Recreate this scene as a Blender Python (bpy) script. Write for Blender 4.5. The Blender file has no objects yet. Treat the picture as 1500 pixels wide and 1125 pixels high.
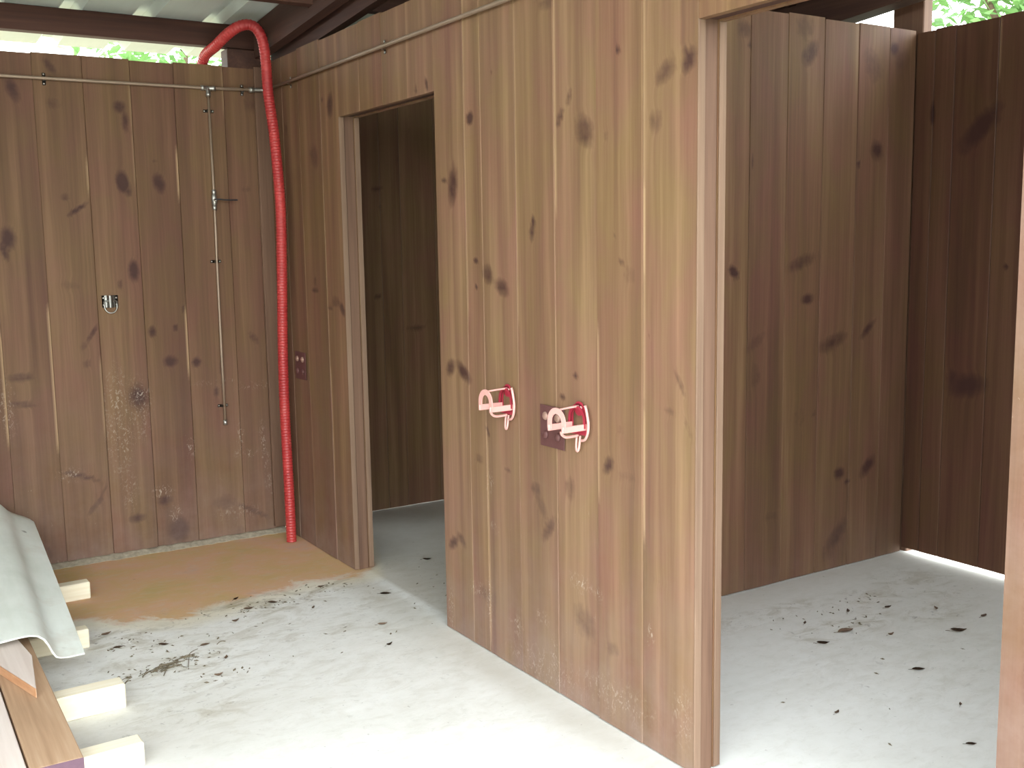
import bpy, bmesh, math, random
import numpy as np
from mathutils import Vector, Matrix, Euler
random.seed(7); rng = np.random.default_rng(5)
C = bpy.context.scene.collection
K_main=[(3.056,2.004,0.0098,0.0051,-0.0,0.7),(3.205,1.878,0.0213,0.0232,-36.1,0.8),(3.334,1.66,0.0723,0.0345,80.0,0.6),(2.389,1.98,0.0112,0.0109,-16.0,0.85),(2.676,1.822,0.0145,0.031,-39.5,0.6),(2.628,1.875,0.014,0.0307,-25.0,0.45),(2.55,1.772,0.0409,0.0577,42.3,0.5),(2.521,1.744,0.0135,0.0079,-0.0,0.8),(2.099,1.905,0.0368,0.0242,51.5,0.6),(2.191,1.889,0.0273,0.0494,-57.0,0.45),(2.231,1.765,0.0325,0.0363,-0.0,0.35),(2.164,1.942,0.0168,0.006,-0.0,0.5),(2.118,1.938,0.0059,0.0059,-0.0,0.7),(2.44,1.748,0.0276,0.0166,-0.0,0.2),(2.824,1.521,0.0115,0.0187,-0.0,0.7),(2.738,2.167,0.0507,0.0232,-0.0,0.4),(2.831,1.489,0.0161,0.0348,-9.1,0.6),(3.184,1.393,0.0178,0.0089,-0.0,0.8),(3.185,1.309,0.0123,0.0062,-0.0,0.75),(3.106,1.35,0.033,0.0397,48.4,0.55),(3.017,1.308,0.0279,0.0459,73.2,0.6),(2.405,1.462,0.0092,0.0079,-0.0,0.6),(2.363,1.461,0.0081,0.0067,-0.0,0.55),(2.374,1.392,0.0091,0.0101,-0.0,0.6),(2.338,1.361,0.0357,0.0333,-0.0,0.25),(3.38,1.007,0.0267,0.0417,-54.7,0.6),(3.285,0.998,0.0256,0.0587,58.8,0.65),(2.605,1.052,0.0134,0.0135,-0.0,0.65),(2.675,0.976,0.017,0.0125,-0.0,0.55),(3.126,0.805,0.0091,0.0228,26.4,0.6),(2.127,1.076,0.0111,0.0443,34.5,0.4),(2.171,0.995,0.0227,0.0164,-0.0,0.35),(2.381,0.916,0.0255,0.0105,-0.0,0.4),(2.256,1.199,0.0077,0.0077,-0.0,0.4),(2.099,0.966,0.0116,0.0513,27.7,0.25),(2.438,0.801,0.0326,0.0211,52.6,0.6),(2.353,0.783,0.0533,0.0235,-0.0,0.25),(2.999,0.689,0.0269,0.0097,-0.0,0.4),(2.828,0.655,0.0314,0.0267,-0.0,0.45),(2.755,0.54,0.0214,0.0627,-43.1,0.5),(2.8,0.611,0.0243,0.0609,37.7,0.35),(2.637,0.695,0.0307,0.0445,-0.0,0.35),(3.389,0.346,0.0209,0.0429,-56.6,0.6),(3.328,0.372,0.0204,0.0368,56.4,0.5),(3.155,0.209,0.0742,0.037,-0.0,0.3),(2.563,0.284,0.0566,0.0686,64.5,0.35),(2.422,0.245,0.0437,0.025,-0.0,0.3),(3.191,0.699,0.04,0.018,-0.0,0.35),(2.212,0.517,0.0482,0.0087,-0.0,0.25),(3.599,2.026,0.0159,0.0101,-0.0,0.7),(3.513,2.031,0.0267,0.012,-74.8,0.6),(4.408,2.059,0.0542,0.0337,77.1,0.6),(4.491,2.094,0.0139,0.0164,-0.0,0.5),(4.604,1.86,0.067,0.0514,-43.9,0.4),(4.94,2.011,0.0164,0.0296,-0.0,0.4),(3.397,1.682,0.0189,0.0063,-0.0,0.6),(4.653,1.254,0.0465,0.0147,-0.0,0.6),(4.649,1.295,0.0232,0.0293,-0.0,0.35),(4.42,1.209,0.0571,0.0283,-0.0,0.4),(4.352,1.178,0.0223,0.0388,49.2,0.6),(4.488,1.178,0.0292,0.0143,-0.0,0.5)]
K_back=[(-0.991,2.261,0.0181,0.0507,-38.9,0.5),(-1.153,2.156,0.0559,0.0282,68.9,0.6),(-0.989,2.105,0.0332,0.026,0.0,0.35),(-0.707,2.103,0.0283,0.0313,0.0,0.6),(-0.684,2.041,0.0178,0.0539,0.0,0.5),(-0.713,1.764,0.0286,0.05,-7.9,0.85),(-0.69,1.723,0.018,0.0274,0.0,0.6),(-0.547,1.762,0.0296,0.0463,-15.0,0.65),(-0.919,1.638,0.012,0.0539,56.9,0.65),(-0.967,1.693,0.0212,0.0177,0.0,0.45),(-1.214,1.512,0.0339,0.0523,0.0,0.65),(-1.234,1.456,0.0483,0.0163,68.5,0.6),(-0.128,1.74,0.0303,0.0194,0.0,0.3),(-0.564,1.863,0.0129,0.0129,0.0,0.35),(-0.503,2.269,0.0073,0.0072,0.0,0.4),(-1.14,2.334,0.0477,0.0168,0.0,0.3),(-0.082,2.155,0.0402,0.0572,0.0,0.35),(-0.687,1.355,0.0255,0.0512,0.0,0.7),(-0.753,1.292,0.0126,0.0232,0.0,0.5),(-0.62,1.064,0.0224,0.0286,0.0,0.6),(-0.511,1.077,0.0124,0.0193,0.0,0.6),(-0.544,0.917,0.0342,0.0271,0.0,0.7),(-0.42,0.904,0.0234,0.0235,0.0,0.7),(-1.209,0.891,0.0577,0.0226,0.0,0.5),(-1.21,0.769,0.062,0.0163,7.3,0.5),(-0.703,0.759,0.0443,0.0671,-4.8,0.6),(-0.891,1.071,0.0123,0.0546,33.6,0.5),(-0.929,1.017,0.0175,0.0273,28.6,0.35),(-0.128,1.006,0.0412,0.0184,50.7,0.45),(-0.329,0.75,0.0139,0.0279,0.0,0.6),(-0.922,0.933,0.0193,0.0232,0.0,0.4),(-0.972,1.295,0.0601,0.0317,0.0,0.25),(-0.303,0.868,0.01,0.0398,0.0,0.4),(-0.468,1.167,0.0096,0.0193,0.0,0.5),(-0.607,0.242,0.038,0.0249,0.0,0.6),(-0.548,0.087,0.0482,0.0625,0.0,0.8),(-0.743,0.173,0.0416,0.0236,0.0,0.55),(-0.925,0.264,0.0142,0.0695,42.8,0.45),(-0.986,0.413,0.0123,0.0973,-68.5,0.6),(-0.318,0.19,0.0605,0.041,0.0,0.35),(-0.172,0.126,0.0145,0.1144,-59.9,0.5),(-1.144,0.073,0.0341,0.0138,67.9,0.5),(-0.244,0.033,0.0256,0.026,0.0,0.4),(-0.885,0.33,0.009,0.0473,28.3,0.4)]
K_part=[(1.184,2.26,0.0422,0.0341,0.0,0.45),(1.547,2.198,0.0371,0.0611,40.5,0.55),(1.518,2.298,0.0588,0.0532,0.0,0.35),(2.068,2.258,0.0299,0.0285,0.0,0.7),(2.116,2.21,0.0605,0.0766,0.0,0.3),(1.971,1.825,0.0446,0.0406,47.2,0.6),(1.856,1.764,0.0145,0.0172,0.0,0.7),(1.704,1.772,0.0112,0.0075,0.0,0.5),(1.21,2.206,0.0097,0.0171,0.0,0.6),(1.931,2.177,0.0871,0.0589,52.4,0.35),(1.23,1.759,0.0075,0.0353,0.0,0.5),(1.139,1.327,0.0363,0.0201,38.4,0.75),(1.524,1.356,0.0299,0.089,72.1,0.45),(1.56,1.202,0.0378,0.0228,0.0,0.7),(1.727,1.016,0.0315,0.0954,76.0,0.5),(1.941,1.053,0.0193,0.0623,51.4,0.6),(1.688,0.996,0.0651,0.036,0.0,0.4),(1.265,1.04,0.0259,0.0633,58.7,0.35),(1.619,0.712,0.018,0.0145,0.0,0.4),(1.262,0.903,0.0353,0.0602,0.0,0.3),(1.463,1.34,0.0172,0.0257,0.0,0.4),(1.78,0.428,0.0346,0.0263,0.0,0.7),(1.966,0.437,0.0305,0.0635,50.6,0.6),(1.836,0.383,0.0189,0.0151,0.0,0.6),(1.77,0.146,0.0397,0.0925,44.3,0.5),(1.718,0.083,0.0523,0.0475,0.0,0.3),(1.365,0.298,0.0725,0.0271,0.0,0.25),(1.53,0.701,0.0628,0.0539,0.0,0.2)]
K_right=[(2.776,1.901,0.0439,0.1178,-45.5,0.7),(2.736,1.934,0.0514,0.0413,-0.0,0.5),(3.012,1.982,0.0136,0.0531,-0.0,0.7),(2.847,1.833,0.0431,0.0472,-0.0,0.4),(2.795,0.812,0.0958,0.0504,13.2,0.65),(2.862,0.832,0.0362,0.0461,-0.0,0.5),(2.634,1.321,0.0131,0.012,-0.0,0.7)]
K_far=[(0.852,2.129,0.0387,0.0108,0.0,0.6),(0.82,2.097,0.0154,0.2019,0.0,0.2),(0.611,1.755,0.0374,0.0201,0.0,0.5),(0.738,1.919,0.0153,0.0269,0.0,0.3),(0.595,1.181,0.0227,0.0137,0.0,0.5),(0.824,0.989,0.0673,0.0156,0.0,0.6),(0.599,1.318,0.0151,0.0123,0.0,0.5),(0.906,1.041,0.0241,0.0142,0.0,0.3),(0.626,1.651,0.0226,0.0148,0.0,0.5)]
S_main=[(3.118,0.628,0.0218,0.0341,-0.0,1),(3.087,0.471,0.0254,0.0122,-0.0,1),(2.587,0.402,0.0529,0.0197,-0.0,1),(2.492,0.394,0.0189,0.0128,-0.0,1),(2.959,0.155,0.0345,0.0292,-0.0,0.8),(3.218,0.215,0.0521,0.023,-0.0,0.8),(2.734,0.122,0.0206,0.051,-0.0,0.8),(2.249,0.338,0.0137,0.0323,-0.0,0.8),(3.133,0.193,0.0167,0.1007,-0.0,0.8),(3.418,0.059,0.0231,0.1077,-0.0,0.7),(2.029,0.201,0.0191,0.1156,-0.0,0.6),(2.111,0.15,0.0348,0.0792,-0.0,0.6),(2.417,0.098,0.1748,0.0538,-0.0,0.5),(2.782,0.059,0.2087,0.0588,-0.0,0.5),(2.799,0.23,0.0359,0.0187,-0.0,0.7)]
S_back=[(-0.694,0.779,0.0441,0.0327,0.0,1),(-0.705,0.698,0.0566,0.1312,0.0,0.55),(-0.796,0.642,0.0556,0.2281,0.0,0.7),(-0.763,0.308,0.0313,0.0832,0.0,0.5),(-0.611,0.286,0.0453,0.0271,0.0,1),(-0.562,0.17,0.0262,0.0342,0.0,1),(-0.196,0.426,0.0491,0.0175,0.0,1),(-0.22,0.512,0.0139,0.0695,0.0,0.8),(-0.105,0.482,0.0143,0.088,0.0,0.9),(-0.087,0.32,0.0144,0.0889,0.0,0.6),(-1.023,0.422,0.0651,0.0258,0.0,0.7),(-0.044,0.225,0.029,0.0359,0.0,0.7),(-0.246,0.13,0.1047,0.0353,0.0,0.5),(-1.066,-0.008,0.1775,0.0328,0.0,0.6),(-1.273,0.754,0.0334,0.1231,0.0,0.5),(-0.467,0.489,0.0166,0.0476,0.0,0.8),(-0.316,0.797,0.102,0.0136,0.0,0.5),(-0.126,0.764,0.0884,0.0139,0.0,0.6)]

D, D2, W2, Y5 = 5.18, 5.254, 2.2145, 3.105
YA, YB, YC, YD = 4.313, 3.4575, 2.064, 1.183      # door edges along the long wall
DH = 2.0                                          # door head
WT = 0.09                                         # wall thickness
def roofz(y): return 2.525 + .08*(5.2-y)

# ------------------------------------------------------------------ helpers
def obj(name, bm, mat, parent=None, smooth=False):
    bmesh.ops.recalc_face_normals(bm, faces=bm.faces[:])
    me = bpy.data.meshes.new(name); bm.to_mesh(me); bm.free()
    if smooth:
        for p in me.polygons: p.use_smooth = True
    return link(name, me, mat, parent)
def link(name, me, mat, parent=None):
    o = bpy.data.objects.new(name, me); C.objects.link(o)
    if mat: me.materials.append(mat)
    if parent: o.parent = parent
    return o
def tag(o, label, cat, group=None, kind=None):
    o['label'] = label; o['category'] = cat
    if group: o['group'] = group
    if kind: o['kind'] = kind
    return o
def struct(o):
    o['kind'] = 'structure'; return o
def thing(name, label, cat, loc=(0,0,0), rz=0, group=None):
    o = bpy.data.objects.new(name, None); C.objects.link(o)
    o.location = loc; o.rotation_euler = (0,0,rz); o.empty_display_size = .05
    return tag(o, label, cat, group)
def dup(root, loc, rot=None, label=None):
    r = root.copy(); C.objects.link(r); r.location = loc
    if rot: r.rotation_euler = rot
    if label: r['label'] = label
    for ch in list(root.children):
        c = ch.copy(); C.objects.link(c); c.parent = r
        for g in list(ch.children):
            d = g.copy(); C.objects.link(d); d.parent = c
    return r
def box(bm, a, b, bev=0, M=None, seg=1):
    x0,y0,z0 = a; x1,y1,z1 = b
    t = bmesh.new()
    vs = [t.verts.new(v) for v in ((x0,y0,z0),(x1,y0,z0),(x1,y1,z0),(x0,y1,z0),(x0,y0,z1),(x1,y0,z1),(x1,y1,z1),(x0,y1,z1))]
    for f in ((0,3,2,1),(4,5,6,7),(0,1,5,4),(1,2,6,5),(2,3,7,6),(3,0,4,7)): t.faces.new([vs[i] for i in f])
    if bev: bmesh.ops.bevel(t, geom=t.edges[:], offset=bev, segments=seg, affect='EDGES')
    if M: t.transform(M)
    me = bpy.data.meshes.new('tmp'); t.to_mesh(me); t.free(); bm.from_mesh(me); bpy.data.meshes.remove(me)
    return bm
def smooth_path(pts, n=8):
    P = [Vector(p) for p in pts]; out = []
    for i in range(len(P)-1):
        p0 = P[max(i-1,0)]; p1 = P[i]; p2 = P[i+1]; p3 = P[min(i+2,len(P)-1)]
        for k in range(n):
            t = k/n
            out.append(.5*((2*p1)+(p2-p0)*t+(2*p0-5*p1+4*p2-p3)*t*t+(3*p1-p0-3*p2+p3)*t**3))
    out.append(P[-1]); return out
def sweep(bm, path, prof, cap=True, up=(0,0,1)):
    """carry a closed 2-D profile along a path (parallel transport); prof may be a function of the index"""
    P = [Vector(p) for p in path]; n = len(P); rings = []
    t0 = (P[1]-P[0]).normalized(); u = Vector(up)
    if abs(u.dot(t0)) > .95: u = Vector((1,0,0))
    nrm = (u - t0*u.dot(t0)).normalized(); pt = t0
    for i in range(n):
        t = (P[min(i+1,n-1)]-P[max(i-1,0)]).normalized()
        ax = pt.cross(t)
        if ax.length > 1e-6: nrm = Matrix.Rotation(pt.angle(t), 3, ax.normalized()) @ nrm
        nrm = (nrm - t*nrm.dot(t)).normalized(); bi = t.cross(nrm); pt = t
        pf = prof(i) if callable(prof) else prof
        rings.append([bm.verts.new(P[i]+bi*a+nrm*b) for a,b in pf])
    m = len(rings[0])
    for i in range(n-1):
        for k in range(m):
            bm.faces.new((rings[i][k],rings[i][(k+1)%m],rings[i+1][(k+1)%m],rings[i+1][k]))
    if cap: bm.faces.new(rings[0][::-1]); bm.faces.new(rings[-1])
    return bm
def circ(r, n=10): return [(r*math.cos(2*math.pi*k/n), r*math.sin(2*math.pi*k/n)) for k in range(n)]
def tube(bm, pts, r, n=10, sm=0): return sweep(bm, smooth_path(pts, sm) if sm else pts, circ(r,n))
def lathe(bm, prof, n=14, M=None):
    """profile [(r,z)] turned about Z"""
    t = bmesh.new(); rings = []
    for r,z in prof: rings.append([t.verts.new((r*math.cos(2*math.pi*k/n), r*math.sin(2*math.pi*k/n), z)) for k in range(n)])
    for i in range(len(rings)-1):
        for k in range(n): t.faces.new((rings[i][k],rings[i][(k+1)%n],rings[i+1][(k+1)%n],rings[i+1][k]))
    t.faces.new(rings[0][::-1]); t.faces.new(rings[-1])
    if M: t.transform(M)
    me = bpy.data.meshes.new('tmp'); t.to_mesh(me); t.free(); bm.from_mesh(me); bpy.data.meshes.remove(me)
    return bm

# ------------------------------------------------------------------ materials
def srgb(r,g,b):
    f = lambda c: (c/255/12.92) if c/255 <= .04045 else ((c/255+.055)/1.055)**2.4
    return (f(r),f(g),f(b),1)
class NT:
    def __init__(s, name, rough=.6, spec=.3, metal=0):
        s.m = bpy.data.materials.new(name); s.m.use_nodes = True
        s.t = s.m.node_tree; s.b = s.t.nodes['Principled BSDF']; s.b.inputs['Roughness'].default_value = rough
        s.b.inputs['Specular IOR Level'].default_value = spec; s.b.inputs['Metallic'].default_value = metal
    def n(s, typ, **kw):
        x = s.t.nodes.new(typ)
        for k,v in kw.items(): setattr(x,k,v)
        return x
    def l(s, a, b): s.t.links.new(a,b)
    def put(s, sock, v):
        if isinstance(v, bpy.types.NodeSocket): s.l(v, sock)
        else: sock.default_value = v
    def attr(s, name, out='Fac'): return s.n('ShaderNodeAttribute', attribute_name=name).outputs[out]
    def math(s, op, a, b=0, c=None, clamp=False):
        x = s.n('ShaderNodeMath', operation=op, use_clamp=clamp); s.put(x.inputs[0],a); s.put(x.inputs[1],b)
        if c is not None: s.put(x.inputs[2],c)
        return x.outputs[0]
    def vmath(s, op, a, b):
        x = s.n('ShaderNodeVectorMath', operation=op); s.put(x.inputs[0],a); s.put(x.inputs[1],b); return x.outputs[0]
    def noise(s, vec, scale=5, detail=4, rough=.55, dist=0, out='Fac'):
        x = s.n('ShaderNodeTexNoise'); s.put(x.inputs['Vector'],vec); x.inputs['Scale'].default_value = scale
        x.inputs['Detail'].default_value = detail; x.inputs['Roughness'].default_value = rough; x.inputs['Distortion'].default_value = dist
        return x.outputs[out]
    def ramp(s, fac, stops):
        x = s.n('ShaderNodeValToRGB'); e = x.color_ramp.elements
        while len(e) < len(stops): e.new(.5)
        for k,(p,c) in enumerate(stops): e[k].position = p; e[k].color = c if len(c)==4 else (*c,1)
        s.put(x.inputs[0],fac); return x.outputs[0]
    def mr(s, v, a, b, c=0, d=1):
        x = s.n('ShaderNodeMapRange'); s.put(x.inputs[0],v)
        for i,q in enumerate((a,b,c,d)): x.inputs[i+1].default_value = q
        return x.outputs[0]
    def mix(s, f, a, b, mode='MIX'):
        x = s.n('ShaderNodeMix', data_type='RGBA', blend_type=mode); s.put(x.inputs[0],f); s.put(x.inputs[6],a); s.put(x.inputs[7],b); return x.outputs[2]
    def color(s, c): s.put(s.b.inputs['Base Color'], c); return s
    def bump(s, h, strength=.3, dist=.002):
        x = s.n('ShaderNodeBump'); x.inputs['Strength'].default_value = strength; x.inputs['Distance'].default_value = dist
        s.put(x.inputs['Height'],h); s.l(x.outputs[0], s.b.inputs['Normal'])
def plain(name, rgb, rough=.5, spec=.4, metal=0, var=.12, scale=30):
    t = NT(name, rough, spec, metal); co = t.n('ShaderNodeTexCoord').outputs['Object']
    f = t.noise(co, scale, 4)
    a = tuple(min(1,c*(1-var)) for c in rgb[:3])+(1,); b = tuple(min(1,c*(1+var)) for c in rgb[:3])+(1,)
    t.color(t.mix(f,a,b)); t.bump(f,.15,.001); return t.m

def stained_wood():
    t = NT('stained_pine', .62, .25)
    v = t.attr('grain_uv','Vector'); tone = t.attr('tone'); knot = t.attr('knot'); raw_leak = t.attr('raw_leak'); dust = t.attr('dust')
    n_k = t.noise(t.vmath('MULTIPLY',v,(9,9,1)),1,3,.6)
    off = t.n('ShaderNodeCombineXYZ'); t.l(t.math('MULTIPLY', t.math('ADD', knot, t.math('MULTIPLY',n_k,.25)), .03), off.inputs[0])
    vv = t.vmath('ADD', v, off.outputs[0])
    broad = t.noise(t.vmath('MULTIPLY',vv,(16,.55,1)),1,3,.5,.3)
    fine = t.noise(t.vmath('MULTIPLY',vv,(110,2.2,1)),1,4,.6)
    mott = t.noise(t.vmath('MULTIPLY',v,(7,3,1)),1,3,.55,.4)
    saw = t.noise(t.vmath('MULTIPLY',v,(6,120,1)),1,2,.5)
    f = t.math('ADD', t.math('MULTIPLY',broad,.75), t.math('MULTIPLY',fine,.30))
    col = t.ramp(t.mr(f,.34,.70), [(0,srgb(84,62,54)),(.35,srgb(108,83,66)),(.6,srgb(122,97,76)),(1,srgb(148,121,96))])
    hue = t.ramp(t.mr(mott,.3,.7), [(0,srgb(128,88,76)),(.5,srgb(122,94,70)),(1,srgb(122,102,64))])
    col = t.mix(.45, col, hue)
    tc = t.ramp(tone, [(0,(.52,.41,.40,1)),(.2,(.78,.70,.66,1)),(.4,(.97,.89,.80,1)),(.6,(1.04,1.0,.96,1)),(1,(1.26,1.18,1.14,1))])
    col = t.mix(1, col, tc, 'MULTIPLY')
    # knots: dark purple-brown with a ragged rim
    kk = t.math('ADD', knot, t.math('MULTIPLY', t.math('SUBTRACT', t.noise(t.vmath('MULTIPLY',v,(40,30,1)),1,3), .5), .35))
    km = t.math('MULTIPLY', t.mr(kk,.15,.62), t.mr(knot,0,.12))
    col = t.mix(t.math('MULTIPLY',km,.92), col, srgb(62,38,34))
    # dust and scuffs near the ground
    dn = t.noise(t.vmath('MULTIPLY',v,(5,5,1)),1,5,.65)
    col = t.mix(t.math('MULTIPLY',dust,t.mr(dn,.25,.8),clamp=True), col, srgb(142,122,112))
    sc = t.noise(t.vmath('MULTIPLY',v,(38,17,1)),1,5,.7,1.2)
    col = t.mix(t.math('MULTIPLY',t.mr(sc,.70,.76),t.mr(dust,.02,.4),clamp=True), col, srgb(190,178,160))
    cf = t.attr('scuff'); sn = t.noise(t.vmath('MULTIPLY',v,(70,45,1)),1,4,.65,1.5)
    col = t.mix(t.math('MULTIPLY',t.math('MULTIPLY',t.mr(sn,.54,.66),cf,clamp=True),.55), col, srgb(200,188,172))
    # bare arrises; on the back wall, daylight at joints painted as pale edges
    col = t.mix(raw_leak, col, srgb(188,158,122))
    t.color(col)
    h = t.math('ADD', t.math('MULTIPLY',fine,.6), t.math('MULTIPLY',saw,.35)); t.bump(h,.35,.0015)
    return t.m
M_wood = stained_wood()

def timber(name, c0, c1, c2, ax=1, rough=.65):
    """solid timber, grain along local axis ax"""
    t = NT(name, rough, .25); co = t.n('ShaderNodeTexCoord').outputs['Object']
    s = [70,70,70]; s[ax] = 2.5; s2 = [12,12,12]; s2[ax] = .8
    a = t.noise(t.vmath('MULTIPLY',co,tuple(s)),1,4); b = t.noise(t.vmath('MULTIPLY',co,tuple(s2)),1,3,.5,.4)
    f = t.math('ADD',t.math('MULTIPLY',a,.4),t.math('MULTIPLY',b,.6))
    t.color(t.ramp(t.mr(f,.3,.7),[(0,c0),(.5,c1),(1,c2)])); t.bump(a,.25,.001); return t.m
M_beam = timber('dark_stained_beam', srgb(58,38,34), srgb(74,50,42), srgb(88,62,50), 1)
M_beam_x = timber('dark_stained_purlin', srgb(58,38,34), srgb(74,48,40), srgb(88,60,48), 0)
M_post = timber('stained_post', srgb(92,68,56), srgb(110,84,68), srgb(126,98,80), 2)
M_edge = timber('pale_stained_edge', srgb(104,82,68), srgb(124,100,82), srgb(140,115,96), 2)
M_pale = timber('pale_planed_pine', srgb(226,212,182), srgb(238,228,202), srgb(246,240,222), 0)
M_pinkpine = timber('weathered_pine', srgb(206,190,178), srgb(222,208,198), srgb(234,222,214), 1)
M_redplank = timber('brown_plank', srgb(158,126,98), srgb(184,152,122), srgb(204,176,148), 1)
M_endpaint = plain('purple_end_paint', srgb(100,76,88), .6, .3, 0, .2, 60)
M_sawn = timber('orange_sawn_edge', srgb(182,130,92), srgb(200,152,114), srgb(216,174,138), 1)

def roof_metal():
    t = NT('roof_sheet', .45, .5); co = t.n('ShaderNodeTexCoord').outputs['Object']
    n = t.noise(co,2.5,4); n2 = t.noise(t.vmath('MULTIPLY',co,(30,3,1)),1,3)
    t.color(t.ramp(t.math('ADD',t.math('MULTIPLY',n,.7),t.math('MULTIPLY',n2,.3)),[(.2,srgb(176,186,182)),(.8,srgb(206,214,208))]))
    return t.m
M_roof = roof_metal()

def concrete():
    t = NT('concrete_floor', .75, .25)
    co = t.n('ShaderNodeTexCoord').outputs['Object']
    st = t.attr('stain'); db = t.attr('debris'); gr = t.attr('grime_tone')
    a = t.noise(co,1.6,5,.6,.3); b = t.noise(co,14,5,.6); c = t.noise(t.vmath('MULTIPLY',co,(1,1,1)),60,4,.65)
    col = t.ramp(t.math('ADD',t.math('MULTIPLY',a,.65),t.math('MULTIPLY',b,.35)),[(.25,srgb(212,211,203)),(.5,srgb(224,223,217)),(.8,srgb(234,234,230))])
    # trowel sweep marks
    sw = t.noise(t.vmath('MULTIPLY',co,(3.2,11,1)),1,4,.6,1.0)
    col = t.mix(t.mr(sw,.52,.72,0,.30), col, srgb(238,238,235))
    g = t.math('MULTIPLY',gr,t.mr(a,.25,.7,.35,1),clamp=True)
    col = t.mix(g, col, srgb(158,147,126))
    # rusty brown soil wash with a ragged edge
    e = t.math('ADD', st, t.math('MULTIPLY', t.math('SUBTRACT', t.noise(co,5,6,.7,.6), .5), 1.1))
    sm = t.math('MULTIPLY',t.mr(e,.38,.62),t.mr(st,.0,.15))
    scol = t.ramp(t.noise(co,3.2,4,.6,.5),[(.25,srgb(186,164,108)),(.42,srgb(200,166,120)),(.6,srgb(206,164,132)),(.8,srgb(190,164,150))])
    col = t.mix(sm, col, scol)
    # thin yellowish tide around the wash
    col = t.mix(t.math('MULTIPLY',t.mr(st,.02,.3),t.math('SUBTRACT',.55,t.math('MULTIPLY',sm,.55)),clamp=True), col, srgb(216,206,176))
    # dark crumbs trodden into the surface
    d1 = t.mr(t.noise(t.vmath('MULTIPLY',co,(26,40,1)),1,4,.7,.8),.60,.68)
    d2 = t.mr(t.noise(co,85,3,.6),.62,.72)
    dd = t.math('MULTIPLY', t.math('MAXIMUM', d1, t.math('MULTIPLY',d2,.6)), db, clamp=True)
    col = t.mix(t.math('MULTIPLY',dd,.85), col, srgb(84,72,58))
    sp = t.mr(t.noise(co,46,2,.5),.72,.76)
    bl = t.noise(t.vmath('MULTIPLY',co,(5,9,1)),1,5,.7,1.2)
    col = t.mix(t.math('MULTIPLY',t.mr(bl,.48,.66),t.math('MULTIPLY',db,1.0),clamp=True), col, srgb(160,150,124))
    fl = t.noise(t.vmath('MULTIPLY',co,(16,30,1)),1,5,.75,.6)
    col = t.mix(t.math('MULTIPLY',t.mr(fl,.5,.7),.30), col, srgb(190,186,172))
    col = t.mix(t.math('MULTIPLY',sp,.35), col, srgb(120,112,100))
    t.color(col); t.bump(t.math('ADD',b,t.math('MULTIPLY',c,.5)),.25,.003); return t.m
M_conc = concrete()
M_mortar = plain('rough_mortar', srgb(156,146,128), .9, .2, 0, .55, 55)
M_steel = plain('galvanised_steel', srgb(176,174,168), .38, .5, .9, .12, 40)
M_pipe = plain('dull_copper_pipe', srgb(150,130,112), .45, .5, .35, .15, 20)
M_lever = plain('dark_lever', srgb(44,40,42), .5, .4)
M_plate = plain('brown_painted_plate', srgb(92,58,56), .55, .4, 0, .15, 60)
M_bolt = plain('brown_bolt', srgb(150,118,104), .45, .5, .1)
M_coat_lit = plain('pink_coat_lit', srgb(220,164,156), .35, .5, 0, .05, 60)  # rack coat where lit, the highlight put into the colour
M_coat_shade = plain('red_coat_shaded', srgb(158,44,62), .3, .5, 0, .1, 60)  # same rack coat in its shaded parts, shade put into the colour
M_sheet = None
def fibre():
    t = NT('fibre_cement', .8, .2); co = t.n('ShaderNodeTexCoord').outputs['Object']
    a = t.noise(co,3,5,.6,.3); b = t.noise(t.vmath('MULTIPLY',co,(14,2.5,6)),1,4); c = t.noise(co,70,3)
    col = t.ramp(t.math('ADD',t.math('MULTIPLY',a,.6),t.math('MULTIPLY',b,.4)),[(.3,srgb(196,202,190)),(.5,srgb(218,222,214)),(.75,srgb(232,236,230))])
    col = t.mix(t.mr(t.noise(co,5,4,.6),.58,.75,0,.4), col, srgb(186,170,152))
    col = t.mix(t.mr(t.noise(co,9,2,.4),.73,.78), col, srgb(92,92,84))
    t.color(col); t.bump(t.math('ADD',a,t.math('MULTIPLY',c,.3)),.2,.002); return t.m
M_sheet = fibre()
def hose_mat():
    t = NT('red_hose_plastic', .42, .45); co = t.n('ShaderNodeTexCoord').outputs['Object']
    n = t.noise(co,6,4); w = t.noise(t.vmath('MULTIPLY',co,(30,30,8)),1,3)
    col = t.ramp(n,[(.3,srgb(158,44,46)),(.7,srgb(184,62,58))])
    col = t.mix(t.mr(w,.62,.8,0,.35), col, srgb(212,128,116))
    t.color(col); return t.m
M_hose = hose_mat()
def leafmat(name, c0, c1, trans=.35):
    t = NT(name, .5, .3); co = t.n('ShaderNodeTexCoord').outputs['Object']
    n = t.noise(co,1.3,3); n2 = t.noise(co,9,2)
    t.color(t.ramp(t.math('ADD',t.math('MULTIPLY',n,.5),t.math('MULTIPLY',n2,.5)),[(.3,c0),(.7,c1)]))
    t.b.inputs['Transmission Weight'].default_value = 0
    tr = t.n('ShaderNodeBsdfTranslucent'); tr.inputs[0].default_value = c1
    mx = t.n('ShaderNodeMixShader'); mx.inputs[0].default_value = trans
    t.l(t.b.outputs[0],mx.inputs[1]); t.l(tr.outputs[0],mx.inputs[2]); t.l(mx.outputs[0],t.t.nodes['Material Output'].inputs[0])
    return t.m
M_leafA = leafmat('fresh_green_leaves', srgb(52,96,46), srgb(120,158,92))
M_leafB = leafmat('grey_green_leaves', srgb(120,140,104), srgb(190,204,170))
M_bark = plain('bark', srgb(96,80,66), .9, .1, 0, .3, 20)
M_dead = plain('dead_leaf_brown', srgb(110,90,74), .7, .2, 0, .3, 40)
M_litter = plain('leaf_crumbs', srgb(112,102,84), .8, .2, 0, .35, 60)
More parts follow.
